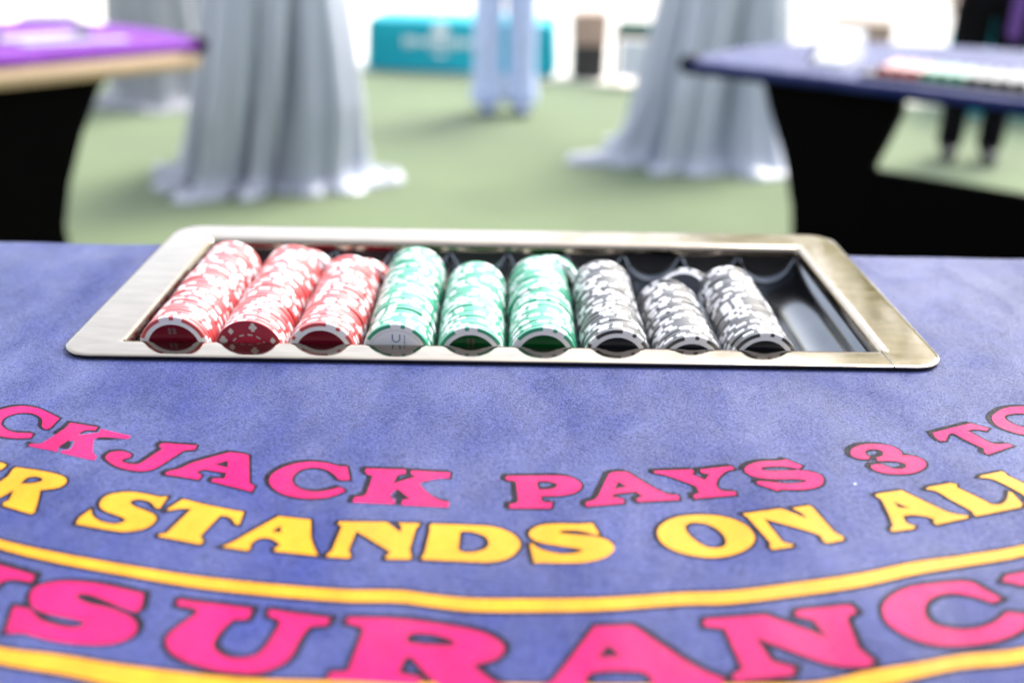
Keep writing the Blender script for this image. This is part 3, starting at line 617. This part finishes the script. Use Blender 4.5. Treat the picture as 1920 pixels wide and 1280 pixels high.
for q, a in enumerate((-62, -36, 12, 62, 90)):
    r_ = .0158
    cx, cy = r_*math.sin(rad(a)), r_*math.cos(rad(a)); s = .0021
    if q % 2 == 1: polys.append([(cx, cy+s), (cx+s*.8, cy), (cx, cy-s), (cx-s*.8, cy)])
    else: polys += [circ(cx-s*.55, cy-.1*s, s*.55, 14), circ(cx+s*.55, cy-.1*s, s*.55, 14), circ(cx, cy+.7*s, s*.55, 14), [(cx-.25*s, cy+.2*s), (cx-.5*s, cy-1.2*s), (cx+.5*s, cy-1.2*s), (cx+.25*s, cy+.2*s)]]
polys = [upright(p, spin1) for p in polys]
oo = mesh_obj('suit_print', *(lambda VF: VF)((lambda P: ([(x, y, H+.00008+i*.000004) for i, p in enumerate(P) for x, y in p], [tuple(range(sum(len(q) for q in P[:i]), sum(len(q) for q in P[:i+1]))) for i in range(len(P))]))(polys)), cream, face)
dash = []
for k in range(14):
    a0 = rad(k*360/14+8); a1 = a0+rad(14); r1, r2 = .0106, .0113
    dash.append([(r1*math.cos(a0), r1*math.sin(a0)), (r2*math.cos(a0), r2*math.sin(a0)), (r2*math.cos(a1), r2*math.sin(a1)), (r1*math.cos(a1), r1*math.sin(a1))])
flat('dash_ring', dash, cream, face, H+.00008)
flat('centre_disc', [circ(0, 0, .0100, 40)], REDB, face, H+.0001)
o3 = STACKS[3][3]; spin3 = rad(90-ARC0[3]-48)
LABW = mat('chip_label_white', (0.68, 0.70, 0.74), 0.35); BLUE = mat('label_blue_print', (0.01, 0.07, 0.33), 0.4); GREYL = mat('label_grey_line', (0.42, 0.43, 0.46), 0.4)
lab = flat('label', [circ(0, 0, R0*.80, 64)], LABW, o3, H+.00005)
ringp = []
for k in range(64):
    a0 = 2*math.pi*k/64; a1 = 2*math.pi*(k+1)/64
    ringp.append([(R0*.80*math.cos(a0), R0*.80*math.sin(a0)), (R0*.815*math.cos(a0), R0*.815*math.sin(a0)), (R0*.815*math.cos(a1), R0*.815*math.sin(a1)), (R0*.80*math.cos(a1), R0*.80*math.sin(a1))])
flat('label_rim', ringp, GREYL, lab, H+.00007)
U = []
cx, w_, t_ = .0003, .0024, .00062
ytop = .0133
U.append([(cx-w_, ytop), (cx-w_, ytop-.0026), (cx-w_+t_, ytop-.0026), (cx-w_+t_, ytop)])
U.append([(cx+w_-t_, ytop), (cx+w_-t_, ytop-.0026), (cx+w_, ytop-.0026), (cx+w_, ytop)])
for k in range(10):
    a0 = math.pi+math.pi*k/10; a1 = math.pi+math.pi*(k+1)/10; r2 = w_; r1 = w_-t_; yc = ytop-.0026
    U.append([(cx+r1*math.cos(a0), yc+r1*math.sin(a0)), (cx+r2*math.cos(a0), yc+r2*math.sin(a0)), (cx+r2*math.cos(a1), yc+r2*math.sin(a1)), (cx+r1*math.cos(a1), yc+r1*math.sin(a1))])
flat('letter_print', [upright(p, spin3) for p in U], BLUE, lab, H+.00009)
small = []
for k in range(4):
    yb = .0122-k*.0019
    small += [[(.0045, yb), (.0055, yb), (.0055, yb+.00045), (.0045, yb+.00045)], [(.0048, yb-.0008), (.0056, yb-.0008), (.0056, yb-.0004), (.0048, yb-.0004)]]
flat('small_print', [upright(p, spin3) for p in small], BLUE, lab, H+.00009)
for si in (0, 2, 4, 5, 6, 7, 8):
    o = STACKS[si][3]; c = STACKS[si][0]
    lb = flat('label', [circ(0, 0, R0*.755, 64)], FOIL[c], o, H+.00004)
    if si in (0, 4):
        spn = rad(90-ARC0[si]-48); P = []
        for q, cx in enumerate((-.0013, .0013)):
            for cy in (.0098, .0117):
                for kk in range(12):
                    a0 = 2*math.pi*kk/12; a1 = 2*math.pi*(kk+1)/12; r1, r2 = .0005, .00095
                    P.append([(cx+r1*math.cos(a0), cy+r1*math.sin(a0)), (cx+r2*math.cos(a0), cy+r2*math.sin(a0)), (cx+r2*math.cos(a1), cy+r2*math.sin(a1)), (cx+r1*math.cos(a1), cy+r1*math.sin(a1))])
        flat('faint_number', [upright(p, spn) for p in P], mat('faint_grey_print', (.12, .10, .11) if si == 0 else (.10, .05, .05), .5), lb, H+.00008)
for st in STACKS: del st[3]['front']

# ------------------------------------------------------------------ the two games tables behind
def games_table(tip, dv, felt, label, wood, leg_shift, L_=1.95, D=1.02, flip=False):
    """tip: corner of the straight side nearest the aisle; dv: direction of the straight side"""
    dv = Vector(dv).normalized(); nv = Vector((-dv.y, dv.x))
    if flip: nv = -nv
    t = empty('games_table', (tip[0], tip[1], 0)); tag(t, label, 'table')
    def W(a, b_): p = dv*a+nv*b_; return (p.x, p.y)
    lp = [W(a, b_) for a, b_ in d_loop(L_, D)]
    if flip: lp = lp[::-1]
    slab('felt_top', lp, [(0, .80), (.006, .799), (.012, .793), (.016, .783), (.012, .766)], felt, t)
    if wood: slab('wood_trim', lp, [(.003, .7655), (.003, .705)], WOOD, t)
    else: slab('edge_board', lp, [(.0, .7655), (.0, .755)], BLACKP, t)
    hb_ = .705 if wood else .755
    n3 = Vector((nv.x, nv.y, 0)); d3 = Vector((dv.x, dv.y, 0)); z3 = Vector((0, 0, 1))
    e = leg_shift
    leg = [(.24+e[0], hb_), (.276+e[1], .66), (.34+e[2], .526), (.39+e[3], .36), (.41+e[4], .217), (.40+e[4], 0), (.66+e[4], 0), (.64+e[5], .3), (.631+e[5], .537), (.656+e[5], .61), (.684+e[5], .70), (.68+e[5], hb_)]
    for off in (.06,):
        for mirror in (False, True):
            P = [((L_-a) if mirror else a, b_) for a, b_ in leg]
            bm = bmesh.new(); add_prism(bm, P, n3*off, d3, z3, n3, .05); bm_obj('leg', bm, BLACKP, t)
    for a in (.53+e[4]*.5, L_-.53-e[4]*.5):
        bm = bmesh.new(); p = d3*a+n3*.34; add_box(bm, (p.x, p.y, .04), (.10, .50, .08), rz=math.atan2(dv.y, dv.x)); bm_obj('foot', bm, BLACKP, t)
    bm = bmesh.new(); add_prism(bm, [(.60+e[5], .10), (L_-.60-e[5], .10), (L_-.60-e[5], .525), (.60+e[5], .525)], n3*.065, d3, z3, n3, .03); bm_obj('stretcher', bm, BLACKP, t)
    # padded dark end cap at the corner
    bm = bmesh.new(); bmesh.ops.create_uvsphere(bm, u_segments=16, v_segments=10, radius=.034)
    for v in bm.verts: v.co = Vector((v.co.x*1.1, v.co.y*1.1, v.co.z))+Vector((*W(.0, .02), .782))
    bm_obj('corner_cap', bm, mat('dark_corner_cap', (.012, .003, .02) if wood else (.003, .003, .008), .6, spec=.1), t, True)
    return t, dv, nv
tr, dR, nR = games_table((.585, 2.85), (.81, -.60), NAVY, 'navy felt games table on curved black legs at the right', False, (0, 0, 0, 0, 0, 0))
tl, dL, nL = games_table((-1.075, 3.09), (-.75, -.66), PURP, 'purple felt games table with pale wood trim and black legs at the left', True, (.06, .07, .08, .10, .12, .22), flip=True)

def on(t0, dv, nv, a, b_, z): p = Vector(t0)+dv*a+nv*b_; return Vector((p.x, p.y, z))
# chip tray on the right table, its chips too many and small to lift singly
c0 = on((.585, 2.85), dR, nR, .80, .145, .801); rz = math.atan2(dR.y, dR.x)
t2 = empty('chip_tray', c0, rz); tag(t2, 'small black chip tray full of chips on the right-hand navy games table', 'tray')
bm = bmesh.new()
for cx, cy, sx, sy in ((0, -.099, .50, .02), (0, .099, .50, .03), (-.235, 0, .03, .178), (.235, 0, .03, .178)): add_box(bm, (cx, cy, .006), (sx, sy, .012), bev=.002)
bm_obj('frame', bm, WALLM, t2)
bm = bmesh.new(); add_box(bm, (0, 0, .002), (.44, .178, .003)); bm_obj('tray_floor', bm, WALLM, t2)
V = []; F = []; MI = []
cols = ['red']*3+['green']*3+['black']*4
RR = random.Random(5)
for i in range(10):
    xx = (i-4.5)*.042
    for k in range(42):
        yy = -.082+k*.0038; sp = RR.uniform(0, 6.28); i0 = len(V)
        for q in range(20):
            a = sp+2*math.pi*q/20
            for dy in (0, .0034): V.append((xx+.0185*math.cos(a), yy+dy, .020+.0185*math.sin(a)))
        for q in range(20):
            r2 = (q+1) % 20; F.append((i0+q*2, i0+r2*2, i0+r2*2+1, i0+q*2+1))
            MI.append(3 if (q % 5) in (0, 1) else {'red': 0, 'green': 1, 'black': 2}[cols[i]])
        F.append(tuple(i0+q*2 for q in range(20))); MI.append(MI[-1] if k else {'red': 0, 'green': 1, 'black': 2}[cols[i]])
ch = mesh_obj('poker_chips', V, F, [CHIPM['red'], CHIPM['green'], CHIPM['black'], WH], None, False, MI)
ch.location = c0; ch.rotation_euler = (0, 0, rz)
tag(ch, 'rows of red, green and black poker chips filling the tray on the right-hand table', 'poker chips', kind='stuff')

# white wedge shaped card shoe on the right table
shoe = empty('card_shoe', (1.06, 2.80, .801), rad(-36)); tag(shoe, 'white wedge-shaped card shoe on the navy games table', 'card shoe')
bm = bmesh.new(); add_prism(bm, [(-.09, 0), (.09, 0), (.09, .10), (.05, .105), (-.09, .02)], (-.05, 0, 0), (0, 1, 0), (0, 0, 1), (1, 0, 0), .10)
bm_obj('shoe_body', bm, mat('white_acrylic', (.82, .82, .80), .25), shoe)
bm = bmesh.new(); add_prism(bm, [(-.094, .012), (-.088, .028), (.05, .112), (.05, .1)], (-.062, 0, 0), (0, 1, 0), (0, 0, 1), (1, 0, 0), .011)
bm_obj('side_rail', bm, mat('black_plastic', (.008, .008, .010), .3), shoe)
def lathe(name, prof, m, parent, n=28, loc=(0, 0, 0)):
    V = []; F = []
    for r_, z in prof: V += [(loc[0]+r_*math.cos(2*math.pi*k/n), loc[1]+r_*math.sin(2*math.pi*k/n), loc[2]+z) for k in range(n)]
    for a in range(len(prof)-1):
        for k in range(n): F.append((a*n+k, a*n+(k+1) % n, (a+1)*n+(k+1) % n, (a+1)*n+k))
    F.append(tuple(range(n))[::-1]); return mesh_obj(name, V, F, m, parent, True)
# cards spread on the purple table
CARD = mat('card_white', (.34, .32, .38), .5)
for k in range(6):
    bm = bmesh.new(); P = rrect(-.032, .032, -.044, .044, .004, 3); add_prism(bm, P, (0, 0, 0), (1, 0, 0), (0, 1, 0), (0, 0, 1), .0006)
    o = bm_obj('playing_card', bm, CARD); p = on((-1.075, 3.09), dL, nL, .22+.055*k, .17+.006*k, .8012+k*.0009); o.location = p; o.rotation_euler = (0, 0, math.atan2(dL.y, dL.x)+.06*k)
    tag(o, 'pale playing card in the row spread on the purple table', 'playing card', 'cards spread on the purple table')
br = empty('discard_rack', on((-1.075, 3.09), dL, nL, .42, .34, .801), math.atan2(dL.y, dL.x)); tag(br, 'pale translucent looking discard rack on the purple table behind the cards', 'card rack')
bm = bmesh.new(); add_box(bm, (0, 0, .004), (.30, .12, .008), bev=.002); bm_obj('rack_base', bm, CARD, br)
bm = bmesh.new(); add_box(bm, (-.146, 0, .028), (.006, .12, .04)); add_box(bm, (.146, 0, .028), (.006, .12, .04)); bm_obj('rack_side', bm, CARD, br)

# ------------------------------------------------------------------ draped cocktail tables
def draped(name, x, y, label, rt_, rb, seed, tails, m=SILVER, h=1.07, nf=9, depth=.055, squash=1.0, skew=0.0):
    R = random.Random(seed); t = empty(name, (x, y, 0)); tag(t, label, 'cocktail table', 'draped cocktail tables')
    ph = [R.uniform(0, 6.28) for _ in range(6)]
    NT = 220; NZ = 46; V = []; F = []
    def fold(th, u):
        a = math.sin(nf*th+ph[0]+1.3*math.sin(2*th+ph[1])+.5*u)
        b_ = math.sin((nf*2+1)*th+ph[2]+1.1*math.sin(3*th+ph[3]))
        c = math.sin(4*th+ph[4]+.6*u)
        s = (1-abs(a))**1.0
        tw = th+.16*u*math.sin(2*th+ph[5])+.10*u; v1 = abs(math.sin(nf*.5*tw+ph[0]+.9*math.sin(tw*2+ph[1])+.35*math.sin(5*tw+ph[2])))**.55
        v2 = abs(math.sin(nf*th+ph[2]+.9*math.sin(3*th+ph[3])))**.7
        return 1.5*(v1-.62)+.5*(v2-.6)+.35*c
    for j in range(NZ+1):
        u = j/NZ                        # 0 top .. 1 floor
        z = h*(1-u)
        for i in range(NT):
            th = 2*math.pi*i/NT
            base = rt_+(rb-rt_)*u**1.1
            amp = depth*(.15+.85*min(1, u*1.5))
            r_ = base+amp*fold(th, u)
            flare = max(0, (u-.90)/.10)
            r_ += flare**2*.045*(1+.6*math.sin(5*th+ph[5]))
            for ta, tl_, tw in tails:
                d = math.atan2(math.sin(th-ta), math.cos(th-ta)); r_ += tl_*math.exp(-(d/tw)**2)*max(0, (u-.42)/.58)**2.8
            zz = max(.006, z-.0)
            if u > .90: zz = max(.006, z*(.9)+.012*max(0, math.sin(11*th+ph[2])))
            V.append((r_*math.cos(th)+skew*u*u, r_*math.sin(th)*squash, zz))
    for j in range(NZ):
        for i in range(NT): k = (i+1) % NT; F.append((j*NT+i, (j+1)*NT+i, (j+1)*NT+k, j*NT+k))
    # pooled hem lying on the floor
    j0 = NZ*NT; i0 = len(V)
    for i in range(NT):
        x_, y_, z_ = V[j0+i]; th = 2*math.pi*i/NT; k = 1+.085+.04*math.sin(7*th+ph[1])
        V.append((x_*k, y_*k, .040+.018*math.sin(9*th+ph[3])))
    for i in range(NT):
        x_, y_, z_ = V[i0+i]; V.append((x_*1.04, y_*1.04, .004))
    for q, (a, b_) in enumerate(((j0, i0), (i0, i0+NT))):
        for i in range(NT): k = (i+1) % NT; F.append((a+i, b_+i, b_+k, a+k))
    F.append(tuple(range(NT)))
    o = mesh_obj('tablecloth', V, F, m, t, True)
    return t
draped('draped_cocktail_table', -1.09, 4.34, 'tall cocktail table draped in silver satin, behind the left of the chip tray', .31, .365, 11, [(rad(205), .08, .35), (rad(-10), .11, .12)], nf=8, depth=.13, skew=-.10)
draped('draped_cocktail_table', 1.10, 4.88, 'tall cocktail table draped in silver satin behind the tip of the navy table', .27, .36, 23, [(rad(195), .25, .26), (rad(-50), .12, .3), (rad(-80), .05, .3)], nf=8, depth=.13, skew=-.05)
draped('draped_cocktail_table', -2.22, 6.15, 'pale draped cocktail table farther back, between purple table and left silver table', .30, .36, 31, [(rad(-90), .03, .5)], m=WHITEC, nf=10, depth=.03)

# ------------------------------------------------------------------ far things by the patio
tt = empty('display_table', (-.35, 7.62, 0), rad(-8)); tag(tt, 'low display table under a bright teal cloth with a white emblem', 'table')
V = []; F = []
lp = rrect(-.69, .69, -.27, .27, .03, 4); n = len(lp)
prof = [(0, .375), (.006, .371), (.012, .34), (.02, .16), (.03, .006)]
for q, (o_, z) in enumerate(prof):
    for i, p in enumerate(offset_loop(lp, o_)): V.append((p.x+.006*q*math.sin(i*1.9), p.y+.004*q*math.sin(i*2.3+1), z))
F.append(tuple(range(n)))
for a in range(len(prof)-1):
    for i in range(n): k = (i+1) % n; F.append((a*n+i, (a+1)*n+i, (a+1)*n+k, a*n+k))
mesh_obj('teal_tablecloth', V, F, TEAL, tt, True)
polys = [circ(-.13, .30, .058, 24)]
RB = random.Random(2)
for k in range(13):
    xx = -.42+k*.048; hgt = .05+.035*RB.random()+(.02 if 3 < k < 9 else 0)
    polys.append([(xx, .20-hgt/2), (xx+.022, .20-hgt/2+.006), (xx+.030, .20+hgt/2), (xx+.006, .20+hgt/2-.004)])
    polys.append([(xx+.02, .19), (xx+.05, .205), (xx+.05, .22), (xx+.02, .205)])
polys.append([(-.20, .125), (-.06, .125), (-.13, .09)])
V = []; F = []
for i, p in enumerate(polys):
    i0 = len(V); V += [(x, -.300-.0004*i, min(z+.02, .365)) for x, z in p]; F.append(tuple(range(i0, i0+len(p))))
mesh_obj('emblem', V, F, WHITEP, tt)

bn = empty('planter_box', (.60, 7.28, 0), rad(3)); tag(bn, 'brown box with black base standing on the turf edge by the patio', 'box')
bm = bmesh.new(); add_box(bm, (0, 0, .355), (.25, .22, .23), bev=.008); bm_obj('upper_box', bm, vary(mat('tan_board', (.36, .25, .19), .7), 9, .15), bn)
bm = bmesh.new(); add_box(bm, (0, 0, .12), (.24, .21, .238), bev=.008); bm_obj('base_box', bm, mat('dark_base', (.02, .017, .018), .5), bn)

bd = empty('notice_stand', (.93, 6.98, 0), rad(-12)); tag(bd, 'low notice stand with teal top rail and white board beside the right silver table', 'sign stand')
bm = bmesh.new(); add_box(bm, (0, 0, .405), (.30, .05, .06), bev=.006); bm_obj('top_rail', bm, TEALG, bd)
bm = bmesh.new(); add_box(bm, (0, .01, .345), (.28, .03, .058)); add_box(bm, (-.155, .01, .19), (.03, .04, .375)); add_box(bm, (.155, .01, .19), (.03, .04, .375)); bm_obj('stand_frame', bm, vary(mat('tan_frame', (.22, .19, .16), .6), 10, .1), bd)
bm = bmesh.new(); add_box(bm, (0, -.008, .175), (.25, .02, .26), bev=.004); bm_obj('white_board', bm, mat('board_white', (.6, .62, .68), .5), bd)

ck = empty('wicker_crate', (2.72, 7.5, 0), rad(-15)); tag(ck, 'brown wicker crate on the patio seen above the navy table', 'crate')
bm = bmesh.new()
for k in range(9): add_box(bm, (0, 0, .16+k*.030), (.44+.004*(k % 2), .30+.004*(k % 2), .026), bev=.004)
bm_obj('woven_side', bm, vary(mat('wicker', (.30, .22, .17), .8), 30, .3), ck)
bm = bmesh.new()
for sx in (-.15, .15):
    for sy in (-.1, .1): add_box(bm, (sx, sy, .075), (.03, .03, .15))
bm_obj('feet', bm, BLACKP, ck)

t4 = empty('draped_long_table', (4.05, 6.15, 0), rad(-14)); tag(t4, 'long table under a teal cloth at the far right behind the navy table', 'table')
V = []; F = []
lp = rrect(-1.05, 1.05, -.33, .33, .04, 5); n = len(lp); prof = [(0, .75), (.006, .745), (.012, .6), (.025, .3), (.04, .006)]
for q, (o_, z) in enumerate(prof):
    for i, p in enumerate(offset_loop(lp, o_)): V.append((p.x+.008*q*math.sin(i*2.1), p.y+.006*q*math.sin(i*1.3+1), z))
F.append(tuple(range(n)))
for a in range(len(prof)-1):
    for i in range(n): k = (i+1) % n; F.append((a*n+i, (a+1)*n+i, (a+1)*n+k, a*n+k))
mesh_obj('teal_tablecloth', V, F, TEAL, t4, True)
gp_ = empty('grey_cabinet', (-2.60, 5.35, 0), rad(8)); tag(gp_, 'plain grey cabinet seen above the purple table', 'cabinet')
bm = bmesh.new(); add_box(bm, (0, 0, .30), (.26, .25, .60), bev=.01); bm_obj('cabinet_body', bm, mat('grey_panel', (.13, .145, .16), .5), gp_)
bm = bmesh.new(); add_box(bm, (0, -.132, .32), (.20, .012, .46), bev=.004); bm_obj('door', bm, mat('grey_door', (.15, .165, .18), .5), gp_)

# ------------------------------------------------------------------ people
SKIN = vary(mat('skin', (.45, .27, .19), .5), 20, .06)
def person(loc, rz, label, legm, topm, shoem, hairm, leg_r=(.085, .06, .055), cuff=0.0, extra=None, gap=.085, s=1.0):
    t = empty('person', loc, rz); tag(t, label, 'person'); t.scale = (s, s, s)
    hx = gap
    v = [(0, 0, .95, .13, .10)]; e = []
    def add(p, par): v.append(p); e.append((par, len(v)-1)); return len(v)-1
    sp1 = add((0, .0, 1.12, .125, .09), 0); sp2 = add((0, 0, 1.30, .145, .10), sp1); sp3 = add((0, .01, 1.42, .11, .08), sp2)
    nk = add((0, .01, 1.50, .05, .05), sp3); hd = add((0, -.005, 1.58, .068, .075), nk); h2 = add((0, 0, 1.67, .072, .088), hd); h3 = add((0, .01, 1.73, .055, .065), h2)
    add((0, -.098, 1.60, .012, .014), hd)
    for sx in (-1, 1):
        a = add((sx*.10, 0, .90, .085, .085), 0); b_ = add((sx*hx, 0, .50, leg_r[1]-.006, leg_r[1]-.006), a); c = add((sx*hx, .01, .28, leg_r[2]-.012, leg_r[2]-.012), b_); d = add((sx*hx, .015, .09, min(.03, leg_r[2]-.008), min(.03, leg_r[2]-.008)), c)
        f1 = add((sx*hx, -.05, .04, .028, .022), d); add((sx*hx*1.05, -.14, .032, .024, .016), f1)
        s1 = add((sx*.17, .01, 1.40, .055, .055), sp3); s2 = add((sx*.23, .02, 1.12, .040, .042), s1); s3 = add((sx*.235, -.06, .92, .028, .032), s2); pm = add((sx*.23, -.09, .85, .024, .036), s3)
        for k in range(4):
            fx = sx*(.23-.012)+sx*0; fy = -.115+.018*k; l_ = (.062, .072, .07, .055)[k]
            k1 = add((sx*.225, fy, .815, .0085, .0085), pm); k2 = add((sx*.218, fy-.004, .815-l_*.5, .008, .008), k1); add((sx*.208, fy-.002, .815-l_, .007, .007), k2)
        th = add((sx*.212, -.125, .845, .010, .010), pm); add((sx*.205, -.142, .815, .0085, .0085), th)
        add((sx*.078, .01, 1.60, .010, .018), hd)
    skin_obj('body', v, e, SKIN, t, 1)
    # trousers: waist and two legs, a single garment
    v = [(0, 0, .97, .145, .115)]; e = []
    add((0, 0, 1.04, .135, .105), 0)
    for sx in (-1, 1):
        a = add((sx*.09, 0, .84, leg_r[0]+.012, leg_r[0]+.012), 0); b_ = add((sx*hx, 0, .50, leg_r[1]+.01, leg_r[1]+.012), a)
        c = add((sx*hx, .01, .25, leg_r[2]+.005, leg_r[2]+.008), b_); c2 = add((sx*hx, .01, .11, leg_r[2]+cuff, leg_r[2]+cuff+.008), c); add((sx*hx, .01, .035, leg_r[2]+cuff, leg_r[2]+cuff+.008), c2)
    skin_obj('trousers', v, e, legm, t, 2)
    v = [(0, 0, .90, .155, .125)]; e = []
    q0 = add((0, 0, .98, .155, .122), 0)
    q1 = add((0, 0, 1.14, .145, .112), q0); q2 = add((0, 0, 1.31, .158, .112), q1); q3 = add((0, .01, 1.43, .115, .085), q2)
    for sx in (-1, 1): a = add((sx*.178, .01, 1.40, .066, .066), q3); b_ = add((sx*.23, .02, 1.13, .05, .052), a); add((sx*.235, -.045, .97, .042, .044), b_)
    skin_obj('shirt', v, e, topm, t, 2)
    for sx in (-1, 1): skin_obj('shoe', [(sx*hx, .045, .045, .042, .04), (sx*hx, -.05, .042, .044, .036), (sx*hx*1.05, -.17, .035, .042, .028)], [(0, 1), (1, 2)], shoem, t, 2)
    skin_obj('hair', [(0, .03, 1.70, .08, .082), (0, .015, 1.75, .066, .072), (0, .05, 1.62, .06, .055)], [(0, 1), (0, 2)], hairm, t, 2)
    if extra: extra(t)
    return t
JEAN = vary(mat('pale_blue_denim', (.50, .57, .82), .8), 25, .15, bump=.2, bump_scale=60, bdist=.004)
BLK = mat('black_cotton', (.004, .0035, .005), .9, spec=.1)
person((-.025, 5.86, 0), rad(4), 'person in pale blue jeans standing on the turf in front of the teal display table', JEAN, mat('white_shirt', (.6, .62, .7), .7), mat('blue_shoe', (.16, .20, .34), .6), mat('brown_hair', (.06, .035, .02), .6), leg_r=(.098, .084, .084), cuff=.026, gap=.108)
def apron(t):
    bm = bmesh.new(); add_prism(bm, [(-.03, .66), (.03, .64), (.04, .95), (.03, 1.02), (-.03, 1.02)], (.08, -.155, 0), (1, 0, 0), (0, 0, 1), (0, 1, 0), .012)
    bm_obj('purple_cloth', bm, mat('purple_cotton', (.13, .05, .25), .8), t)
person((2.50, 4.86, 0), rad(-18), 'person in black trousers and black top standing behind the navy games table', BLK, BLK, mat('grey_shoe', (.02, .02, .026), .6), mat('black_hair', (.01, .008, .007), .5), leg_r=(.12, .078, .062), gap=.10, extra=apron)
